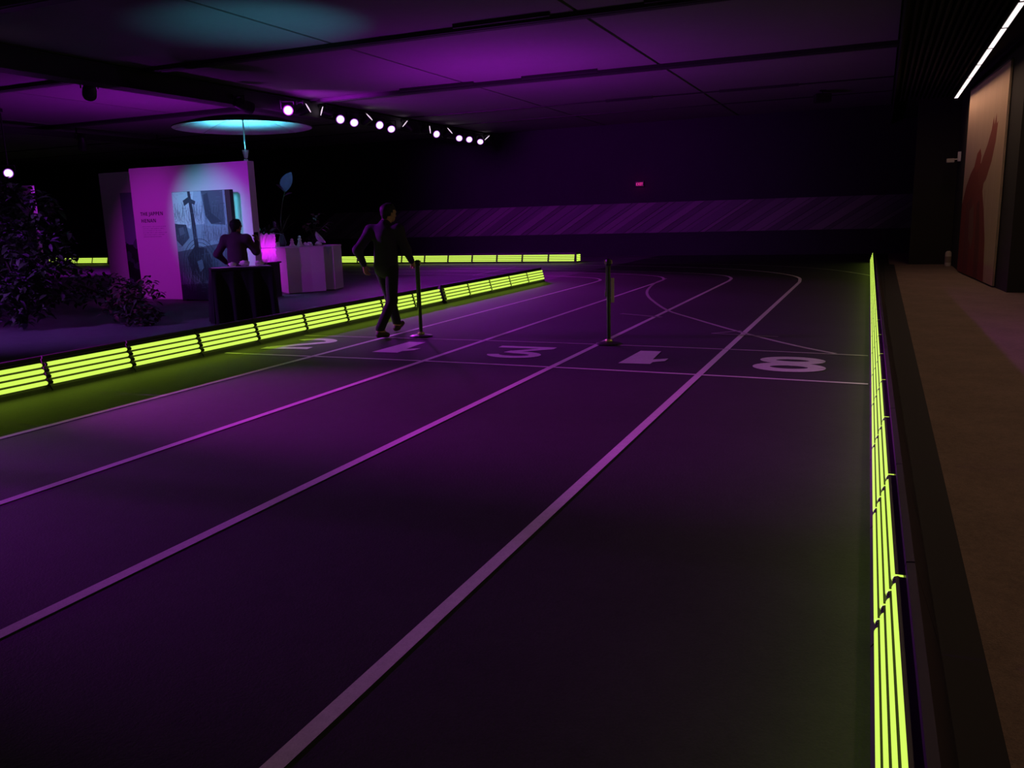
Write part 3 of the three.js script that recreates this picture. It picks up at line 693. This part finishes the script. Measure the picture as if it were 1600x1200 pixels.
// ---------------------------------------------------------------- plants at the left
function shrub(label, pos, blobs, leaves, L, mats) {
  const t = thing('leafy_shrub', label, 'shrub', pos);
  const trunkG = blobs.map(([x, y, z]) => tube([[0, 0, 0], [x * 0.25, y * 0.5, z * 0.25], [x, y, z]], 0.022, 8, 5));
  part('stem', trunkG, std(0.05, 0.035, 0.03, 0.9), t);
  mats.forEach((m, mi) => {
    const list = [];
    for (let i = 0; i < leaves / mats.length; i++) {
      const [bx, by, bz, r] = blobs[Math.floor(rnd() * blobs.length)];
      const th = rr(0, 6.283), ph = Math.acos(rr(-1, 1)), q = r * Math.cbrt(rr(0.15, 1));
      const y = Math.max(0.03, by + q * Math.cos(ph) * 0.9);
      list.push(placed(leafGeo(rr(0.6, 1.3) * L, rr(0.35, 0.6) * L, rr(0.1, 0.6), 3), [bx + q * Math.sin(ph) * Math.cos(th), y, bz + q * Math.sin(ph) * Math.sin(th)], rr(0, 6.283), rr(-0.6, 0.9), rr(-0.6, 0.6)));
    }
    part('foliage', list, m, t).userData.kind = 'stuff';
  });
}
shrub('tall dark shrub at the left edge, reaching above head height', [-13.0, 0, -9.35], [[0, 1.1, 0, 0.7], [-0.3, 1.75, 0.2, 0.5], [0.25, 1.9, -0.2, 0.42], [-0.75, 1.5, 0.3, 0.6], [0.5, 1.3, -0.1, 0.55], [-0.5, 0.6, 0.2, 0.6], [0.3, 0.5, 0.2, 0.5], [-0.1, 2.15, 0, 0.3], [0.6, 0.8, -0.1, 0.5]], 2400, 0.15, [M.leaf, M.leafPurple, M.leaf]);
shrub('low dark shrub between the tall shrub and the panels', [-11.2, 0, -9.85], [[0, 0.28, 0, 0.32], [-0.28, 0.4, -0.1, 0.34], [0.3, 0.16, -0.15, 0.2], [-0.1, 0.5, -0.5, 0.3]], 420, 0.11, [M.leaf, M.leafRed]);
shrub('loose knee-high shrub in front of the set-back white panel', [-13.9, 0, -11.9], [[0, 0.4, 0, 0.4], [-0.6, 0.5, 0.2, 0.45], [0.35, 0.3, -0.2, 0.3]], 420, 0.12, [M.leaf, M.leaf]);

// ---------------------------------------------------------------- rope posts on the start line
function post(label, pos, strip) {
  const t = thing('barrier_post', label, 'barrier post', pos, 0.2);
  part('base', lathe([[0, 0], [0.155, 0], [0.158, 0.012], [0.10, 0.026], [0.03, 0.034], [0, 0.034]], 28), M.post, t);
  part('base_collar', lathe([[0.02, 0.03], [0.045, 0.03], [0.045, 0.055], [0.026, 0.066], [0.02, 0.066]], 20), M.brass, t);
  part('pole', bar([0, 0.03, 0], [0, 0.99, 0], 0.024, 0.024, 16), M.post, t);
  const h = part('belt_head', lathe([[0, 0.965], [0.034, 0.965], [0.036, 1.0], [0.034, 1.035], [0.02, 1.045], [0, 1.046]], 20), M.post, t);
  part('belt_clip', [rbox(-0.045, -0.03, 0.985, 1.03, -0.012, 0.012, 0.003), rbox(0.03, 0.045, 0.985, 1.03, -0.012, 0.012, 0.003)], M.brass, h);
  if (strip) {
    part('hanging_strip', rbox(0.028, 0.068, 0.515, 0.815, -0.008, 0.004, 0.003), std(0.60, 0.52, 0.36, 0.7), t);
    part('belt_tail', [rbox(-0.034, -0.026, 0.60, 0.99, -0.01, 0.012, 0.002), rbox(-0.042, -0.026, 0.59, 0.66, -0.012, 0.014, 0.003)], M.steel, t);
  } else part('belt_tail', [rbox(-0.034, -0.026, 0.42, 0.99, -0.01, 0.012, 0.002), rbox(-0.042, -0.026, 0.40, 0.47, -0.012, 0.014, 0.003)], M.steel, t);
}
post('slim black rope post beside the walking person', [-5.71, 0, -9.86], false);
post('slim black rope post with a beige strip hanging at its side', [-3.0, 0, -9.78], true);

// ---------------------------------------------------------------- walkway end: mural, canister, wall fittings
{
  const t = thing('mural_panel', 'tall beige wall panel with a red figure raising one arm', 'mural', [2.065, 0, -18.22], 0);
  t.rotation.y = Math.atan2(0.28, 4.4);
  const tex = canvasTex(512, 512, (c, w, h) => {
    c.fillStyle = '#c9a98f'; c.fillRect(0, 0, w, h);
    for (let i = 0; i < 70; i++) { c.fillStyle = i % 2 ? '#c3a28a' : '#cfb097'; c.globalAlpha = 0.5; c.fillRect((i * 53) % w, 0, 2 + i % 9, h); } c.globalAlpha = 1;
    const blob = (col, pts) => { c.fillStyle = col; c.beginPath(); pts.forEach(([x, y], i) => i ? c.lineTo(x * w, y * h) : c.moveTo(x * w, y * h)); c.closePath(); c.fill(); };
    // figure: raised arm to the right, head, robe falling to the floor
    blob('#8e3a34', [[0.0, 0.62], [0.10, 0.52], [0.20, 0.46], [0.34, 0.41], [0.46, 0.42], [0.56, 0.40], [0.66, 0.34], [0.72, 0.28], [0.78, 0.30], [0.76, 0.38], [0.70, 0.45], [0.60, 0.50], [0.58, 0.56], [0.66, 0.66], [0.74, 0.80], [0.78, 1.0], [0, 1.0]]);
    blob('#9c4038', [[0.30, 0.42], [0.36, 0.36], [0.44, 0.34], [0.48, 0.38], [0.46, 0.44], [0.36, 0.46]]);
    blob('#93443b', [[0.42, 0.47], [0.52, 0.39], [0.62, 0.33], [0.69, 0.27], [0.72, 0.21], [0.75, 0.25], [0.78, 0.20], [0.80, 0.25], [0.83, 0.24], [0.81, 0.33], [0.75, 0.42], [0.65, 0.50], [0.52, 0.55]]);
    blob('#7d3a3a', [[0.14, 0.62], [0.3, 0.58], [0.34, 0.75], [0.3, 1], [0.16, 1]]);
    blob('#8a5a52', [[0.26, 0.66], [0.36, 0.62], [0.42, 0.78], [0.38, 0.86], [0.28, 0.8]]);
    blob('#6f3030', [[0.46, 0.62], [0.52, 0.6], [0.6, 0.8], [0.62, 1], [0.5, 1]]);
    for (let i = 0; i < 40; i++) { c.strokeStyle = i % 2 ? '#7a2e2c' : '#a5584c'; c.globalAlpha = 0.35; c.lineWidth = 1 + i % 4; c.beginPath(); c.moveTo((0.05 + (i * 0.017) % 0.6) * w, (0.55 + (i % 5) * 0.05) * h); c.lineTo((0.03 + (i * 0.019) % 0.7) * w, h); c.stroke(); } c.globalAlpha = 1;
  });
  // the panel's face looks to -x; its length runs away from the viewer (-z)
  part('board', box(-0.035, -0.002, 0.03, 4.12, -4.36, 0), std(0.30, 0.22, 0.17, 0.8), t);
  const f = part('mural_print', new THREE.PlaneGeometry(4.34, 4.08), new THREE.MeshStandardMaterial({ map: tex, roughness: 0.8 }), t);
  f.rotation.y = -Math.PI / 2; f.position.set(-0.038, 2.075, -2.18);
  part('top_rail', box(-0.05, 0, 4.12, 4.15, -4.36, 0), M.steel, t);
}
{
  const t = thing('floor_canister', 'slim white canister standing on the carpet before the dark end wall', 'canister', [1.68, 0.004, -24.55]);
  part('cylinder', lathe([[0, 0], [0.07, 0], [0.075, 0.02], [0.075, 0.34], [0.055, 0.385], [0.025, 0.40], [0, 0.40]], 20), std(0.55, 0.50, 0.42, 0.4), t);
  part('valve', [bar([0, 0.39, 0], [0, 0.44, 0], 0.018), rbox(-0.05, 0.02, 0.43, 0.455, -0.012, 0.012, 0.004)], M.frame, t);
  part('label_band', lathe([[0.0755, 0.1], [0.0765, 0.1], [0.0765, 0.26], [0.0755, 0.26]], 20), std(0.25, 0.2, 0.16, 0.6), t);
}
{
  const t = thing('wall_camera', 'small white camera on an arm high beside the mural panel', 'camera', [1.80, 2.78, -24.6]);
  part('mount', rbox(-0.07, 0.0, -0.12, 0.12, -0.07, 0.07, 0.01), M.white, t);
  part('arm', [bar([-0.05, -0.06, 0], [-0.22, -0.07, 0.02], 0.016)], M.white, t);
  part('camera_body', rbox(-0.32, -0.14, -0.14, -0.04, -0.05, 0.07, 0.015), std(0.5, 0.45, 0.4, 0.5), t);
  part('camera_lens', bar([-0.33, -0.09, 0.01], [-0.32, -0.09, 0.01], 0.03), M.frame, t);
}
{
  const t = thing('ceiling_speaker', 'small dark box speaker hung under the ceiling at the right', 'speaker', [-1.70, 4.56, -26.4], 0.3);
  part('cabinet', rbox(-0.22, 0.22, 0, 0.24, -0.15, 0.15, 0.02), M.beam, t); part('grille', rbox(-0.19, 0.19, 0.03, 0.21, 0.15, 0.158, 0.004), M.lamp, t);
  part('bracket', [bar([0, 0.24, 0], [0, 0.34, 0], 0.02), box(-0.08, 0.08, 0.32, 0.34, -0.08, 0.08)], M.beam, t);
}
{
  const t = thing('exit_sign', 'small glowing pink-red EXIT sign high on the far wall', 'exit sign', [-8.38, 2.68, -31.36]);
  part('sign_box', rbox(-0.17, 0.17, -0.10, 0.10, -0.04, 0.03, 0.01), M.lamp, t);
  const tex = canvasTex(256, 128, (c, w, h) => { c.fillStyle = '#30021a'; c.fillRect(0, 0, w, h); c.fillStyle = '#ff3fa0'; c.font = 'bold 104px sans-serif'; c.textAlign = 'center'; c.textBaseline = 'middle'; c.fillText('EXIT', w / 2, h / 2 + 4, w - 20); });
  const m = new THREE.MeshStandardMaterial({ color: 0x000000, emissive: 0xffffff, emissiveMap: tex, emissiveIntensity: 0.75, roughness: 0.5 });
  const f = part('sign_face', new THREE.PlaneGeometry(0.31, 0.17), m, t); f.position.z = 0.0315;
  const l = new THREE.PointLight(0xff2080, 0.05); l.position.set(-8.38, 2.68, -31.2); scene.add(l);
}

// ---------------------------------------------------------------- people
const smin = (a, b, k) => { const h = Math.max(k - Math.abs(a - b), 0) / k; return Math.min(a, b) - h * h * k * 0.25; };
function sdf(bones, k) {
  return (x, y, z) => {
    let d = 1e3;
    for (const [a, b, ra, rb, sq] of bones) {
      const s = sq || 1;                              // flatten front-to-back (z)
      const px = x - a[0], py = y - a[1], pz = (z - a[2]) / s, bx = b[0] - a[0], by = b[1] - a[1], bz = (b[2] - a[2]) / s;
      const q = bx * bx + by * by + bz * bz, t = q ? Math.max(0, Math.min(1, (px * bx + py * by + pz * bz) / q)) : 0;
      const e = Math.hypot(px - bx * t, py - by * t, pz - bz * t) - (ra + (rb - ra) * t);
      d = smin(d, e * (s < 1 ? s : 1), k);
    }
    return d;
  };
}
function surface(bones, k, N, cut) {
  const lo = [1e3, 1e3, 1e3], hi = [-1e3, -1e3, -1e3];
  for (const [a, b, ra, rb] of bones) for (let i = 0; i < 3; i++) { lo[i] = Math.min(lo[i], a[i] - ra, b[i] - rb); hi[i] = Math.max(hi[i], a[i] + ra, b[i] + rb); }
  const mid = lo.map((v, i) => (v + hi[i]) / 2), half = lo.map((v, i) => (hi[i] - v) / 2 * 1.12 + 0.015);
  const f = sdf(bones, k), mc = new MarchingCubes(N, new THREE.MeshBasicMaterial(), false, false, 120000);
  mc.isolation = 0; const hs = N / 2;
  for (let z = 0; z < N; z++) for (let y = 0; y < N; y++) for (let x = 0; x < N; x++) {
    const X = mid[0] + half[0] * (x - hs) / hs, Y = mid[1] + half[1] * (y - hs) / hs, Z = mid[2] + half[2] * (z - hs) / hs;
    let d = f(X, Y, Z); if (cut) d = Math.max(d, cut(X, Y, Z));
    mc.field[z * N * N + y * N + x] = -d;
  }
  mc.update();
  const n = mc.count, g0 = new THREE.BufferGeometry(), p = new Float32Array(n * 3);
  for (let i = 0; i < n; i++) for (let j = 0; j < 3; j++) p[i * 3 + j] = mid[j] + half[j] * mc.positionArray[i * 3 + j];
  g0.setAttribute('position', new THREE.BufferAttribute(p, 3));
  const g = mergeVertices(g0, 1e-4); g.computeVertexNormals();
  // outward orientation check
  const q = g.attributes.position, ix = g.index.array; let vol = 0;
  for (let i = 0; i < ix.length; i += 3) { const A = V().fromBufferAttribute(q, ix[i]), B = V().fromBufferAttribute(q, ix[i + 1]), C = V().fromBufferAttribute(q, ix[i + 2]); vol += A.dot(B.cross(C)); }
  if (vol < 0) { for (let i = 0; i < ix.length; i += 3) { const s = ix[i]; ix[i] = ix[i + 1]; ix[i + 1] = s; } g.computeVertexNormals(); }
  return g;
}
const add = (a, b) => a.map((v, i) => v + b[i]), mul = (a, k) => a.map(v => v * k), sub = (a, b) => a.map((v, i) => v - b[i]);
const unit = a => mul(a, 1 / Math.hypot(...a)), cross = (a, b) => [a[1] * b[2] - a[2] * b[1], a[2] * b[0] - a[0] * b[2], a[0] * b[1] - a[1] * b[0]];
// hand: palm, four unequal fingers, thumb; d = pointing direction, n = palm normal, s = thumb side
function handBones(w, d, n, curl) {
  d = unit(d); n = unit(n); const s = unit(cross(n, d)); n = cross(d, s);
  const P = (a, b, c) => add(w, add(mul(d, a), add(mul(s, b), mul(n, c))));
  const out = [[P(0, 0, 0), P(0.05, 0.012, 0), 0.024, 0.022], [P(0.03, -0.02, 0), P(0.085, -0.028, 0.002), 0.018, 0.014], [P(0.03, 0.02, 0), P(0.085, 0.028, 0.002), 0.018, 0.014], [P(0.05, 0, 0), P(0.085, 0, 0), 0.018, 0.015]];
  [[0.030, 0.070], [0.010, 0.080], [-0.011, 0.074], [-0.030, 0.058]].forEach(([b, l]) => {
    const a0 = P(0.085, b, 0), c1 = curl, a1 = add(a0, add(mul(d, l * 0.48 * Math.cos(c1)), mul(n, l * 0.48 * Math.sin(c1))));
    const a2 = add(a1, add(mul(d, l * 0.52 * Math.cos(c1 * 2.1)), mul(n, l * 0.52 * Math.sin(c1 * 2.1))));
    out.push([a0, a1, 0.0095, 0.0088], [a1, a2, 0.0088, 0.0075]);
  });
  const t0 = P(0.025, 0.022, 0.006), t1 = P(0.055, 0.050, 0.018), t2 = P(0.085, 0.056, 0.030);
  out.push([t0, t1, 0.014, 0.011], [t1, t2, 0.0105, 0.008]);
  return out;
}
// J: joints in a frame where the person looks to +z and the left side is +x
function person(label, J, pos, turn, mats, extra) {
  const t = thing('person', label, 'person', pos, turn);
  const { hd, nk, ch, wa, pe, sh, el, wr, hp, kn, an, to } = J;
  const body = [
    [nk, add(nk, [0, 0.07, 0.005]), 0.056, 0.052], [ch, wa, 0.13, 0.115, 0.72], [wa, pe, 0.115, 0.13, 0.8], [sh[0], sh[1], 0.068, 0.068], [ch, nk, 0.09, 0.06],
  ];
  for (const i of [0, 1]) body.push([sh[i], el[i], 0.052, 0.040], [el[i], wr[i], 0.040, 0.027], [hp[i], kn[i], 0.082, 0.056], [kn[i], an[i], 0.054, 0.038], [an[i], to[i], 0.042, 0.028]);
  const g = [surface(body, 0.06, 84)];
  // head in its own fine grid; face looks along hd.f
  const f = unit(hd.f), u = unit(hd.u), l = cross(u, f), H = (a, b, c) => add(hd.c, add(mul(l, a), add(mul(u, b), mul(f, c))));
  const head = [
    [H(0, 0.035, -0.022), H(0, 0.035, 0.018), 0.086, 0.078], [H(0, -0.03, 0.035), H(0, -0.07, 0.052), 0.058, 0.038], [H(0, -0.11, -0.02), H(0, -0.03, -0.02), 0.052, 0.056],
    [H(0, 0.012, 0.088), H(0, -0.024, 0.108), 0.010, 0.014], [H(-0.014, -0.055, 0.083), H(0.014, -0.055, 0.083), 0.0085, 0.0085],
    [H(-0.05, 0.03, 0.07), H(0.05, 0.03, 0.07), 0.018, 0.018], [H(0.078, 0.012, -0.008), H(0.08, -0.028, -0.002), 0.014, 0.010], [H(-0.078, 0.012, -0.008), H(-0.08, -0.028, -0.002), 0.014, 0.010],
  ];
  g.push(surface(head, 0.02, 64));
  for (const i of [0, 1]) g.push(surface(handBones(wr[i], J.hdir[i], J.hn[i], J.curl[i]), 0.012, 52));
  const B = part('body', g.map(x => { x.deleteAttribute('normal'); return x; }).reduce((a, b) => mergeGeometries([a, b])), mats.skin, t);
  B.geometry.computeVertexNormals();
  for (const s of [-1, 1]) part('eye', new THREE.SphereGeometry(0.0095, 10, 8).translate(...H(s * 0.031, 0.008, 0.082)), std(0.6, 0.6, 0.6, 0.3), t);
  part('hair', surface([[H(0, 0.048, -0.036), H(0, 0.056, 0.016), 0.091, 0.080], [H(0, -0.02, -0.062), H(0, -0.055, -0.058), 0.052, 0.044], [H(0.062, 0.03, -0.01), H(0.062, 0.0, -0.02), 0.03, 0.024], [H(-0.062, 0.03, -0.01), H(-0.062, 0.0, -0.02), 0.03, 0.024], [H(-0.02, 0.115, 0.03), H(0.03, 0.12, 0.0), 0.032, 0.036]], 0.03, 56,
    (x, y, z) => { const d = sub([x, y, z], hd.c), fu = d[0] * u[0] + d[1] * u[1] + d[2] * u[2], ff = d[0] * f[0] + d[1] * f[1] + d[2] * f[2]; return Math.min(0.055 - fu, ff - 0.02) > 0 ? Math.min(0.05, Math.min(0.055 - fu, ff - 0.02)) : -0.02; }), M.hair, t);
  const W = mats.bulk;
  const jacket = [[ch, wa, 0.155 * W, 0.145 * W, 0.78], [wa, add(pe, [0, 0.02, 0]), 0.145 * W, 0.165 * W, 0.82], [sh[0], sh[1], 0.085, 0.085], [ch, nk, 0.10, 0.066], [add(nk, [0, 0.0, -0.01]), add(nk, [0, 0.035, -0.008]), 0.072, 0.068]];
  for (const i of [0, 1]) jacket.push([sh[i], el[i], 0.078, 0.062], [el[i], add(wr[i], mul(unit(sub(wr[i], el[i])), -0.02)), 0.060, 0.043]);
  part('jacket', surface(jacket, 0.05, 92), mats.top, t);
  const tr = [[add(pe, [0, 0.06, 0]), add(pe, [0, -0.02, 0]), 0.135, 0.13, 0.85]];
  for (const i of [0, 1]) tr.push([hp[i], kn[i], 0.098, 0.074], [kn[i], add(an[i], [0, 0.035, 0]), 0.072, 0.062]);
  part('trousers', surface(tr, 0.04, 88), mats.leg, t);
  for (const i of [0, 1]) {
    const d = unit(sub(to[i], an[i])), s = part('shoe', surface([[add(an[i], [0, -0.03, 0]), to[i], 0.052, 0.038], [add(an[i], add([0, -0.045, 0], mul([d[0], 0, d[2]], -0.045))), add(an[i], [0, -0.03, 0]), 0.040, 0.044]], 0.03, 44), mats.shoe, t);
  }
  if (extra) extra(t, J);
  return t;
}
const dark = std(0.030, 0.024, 0.045, 0.85), darkLeg = std(0.014, 0.013, 0.016, 0.9), shoeM = std(0.05, 0.025, 0.022, 0.6);
// walker, mid-stride down the track; left leg ahead, right arm ahead
person('person in dark jacket and trousers walking along the track past the rope post', {
  hd: { c: [-0.03, 1.665, 0.09], f: [-0.45, -0.05, 0.9], u: [0, 1, 0.06] }, nk: [0, 1.50, 0.03], ch: [0, 1.36, 0.0], wa: [0, 1.12, 0.01], pe: [0, 0.95, 0.0],
  sh: [[0.19, 1.445, -0.035], [-0.19, 1.445, 0.045]], el: [[0.31, 1.19, -0.21], [-0.275, 1.17, 0.10]], wr: [[0.27, 0.98, -0.13], [-0.235, 1.005, 0.30]],
  hdir: [[-0.05, -0.9, 0.2], [0.02, -0.55, 0.8]], hn: [[-1, 0, 0], [1, 0, 0]], curl: [0.5, 0.55],
  hp: [[0.095, 0.92, 0.02], [-0.095, 0.92, -0.02]], kn: [[0.10, 0.51, 0.22], [-0.10, 0.49, -0.06]], an: [[0.10, 0.10, 0.36], [-0.10, 0.115, -0.40]], to: [[0.11, 0.105, 0.52], [-0.11, 0.045, -0.25]],
}, [-6.21, 0, -9.86], Math.PI, { skin: M.skin, top: dark, leg: darkLeg, shoe: shoeM, bulk: 1.08 });
// visitor behind the black table, back turned, raising a phone
{
  const k = 0.925, S = o => Array.isArray(o) ? (typeof o[0] === 'number' ? mul(o, k) : o.map(S)) : o;
  const J = {
    nk: [0, 1.50, 0.02], ch: [0, 1.36, 0], wa: [0, 1.12, 0], pe: [0, 0.95, 0],
    sh: [[0.20, 1.44, 0], [-0.20, 1.44, 0]], el: [[0.39, 1.17, 0.02], [-0.33, 1.20, 0.10]], wr: [[0.29, 1.0, 0.18], [-0.31, 1.38, 0.27]],
    hp: [[0.095, 0.92, 0], [-0.095, 0.92, 0]], kn: [[0.11, 0.50, 0.03], [-0.11, 0.50, 0.03]], an: [[0.12, 0.10, 0], [-0.12, 0.10, 0]], to: [[0.15, 0.045, 0.15], [-0.15, 0.045, 0.15]],
  };
  for (const q of Object.keys(J)) J[q] = S(J[q]);
  J.hd = { c: [-0.01, 1.665 * k - 0.005, 0.035], f: [-0.35, -0.1, 0.93], u: [0, 1, 0.1] };
  J.hdir = [[-0.5, -0.5, 0.6], [0.15, 0.9, 0.3]]; J.hn = [[-0.6, 0.2, -0.6], [0.6, 0.1, -0.6]]; J.curl = [0.5, 0.7];
  person('person seen from behind at the black table, in a plum shirt', J, [-10.33, 0, -11.57], Math.atan2(-0.38, -0.92), { skin: M.skin, top: std(0.11, 0.05, 0.085, 0.9), leg: darkLeg, shoe: darkLeg, bulk: 1.1 });
  const ph = thing('phone', 'small dark phone held up in the right hand of the person at the table', 'phone', [-10.33, 0, -11.57], Math.atan2(-0.38, -0.92));
  const b = part('phone_body', rbox(-0.036, 0.036, -0.075, 0.075, -0.005, 0.005, 0.004), M.frame, ph); b.position.set(-0.262, 1.372, 0.315); b.rotation.set(-0.3, 0.3, 0.1);
  const sc = part('phone_screen', new THREE.PlaneGeometry(0.062, 0.13), std(0.02, 0.02, 0.03, 0.1), ph); sc.position.copy(b.position); sc.rotation.set(-0.3, 0.3 + Math.PI, 0.1); sc.position.z -= 0.0075;
}

scene.traverse(o => { if (o.isMesh) { o.castShadow = true; o.receiveShadow = true; } if (o.isLight && o.shadow) o.castShadow = true; });
renderer.render(scene, camera);
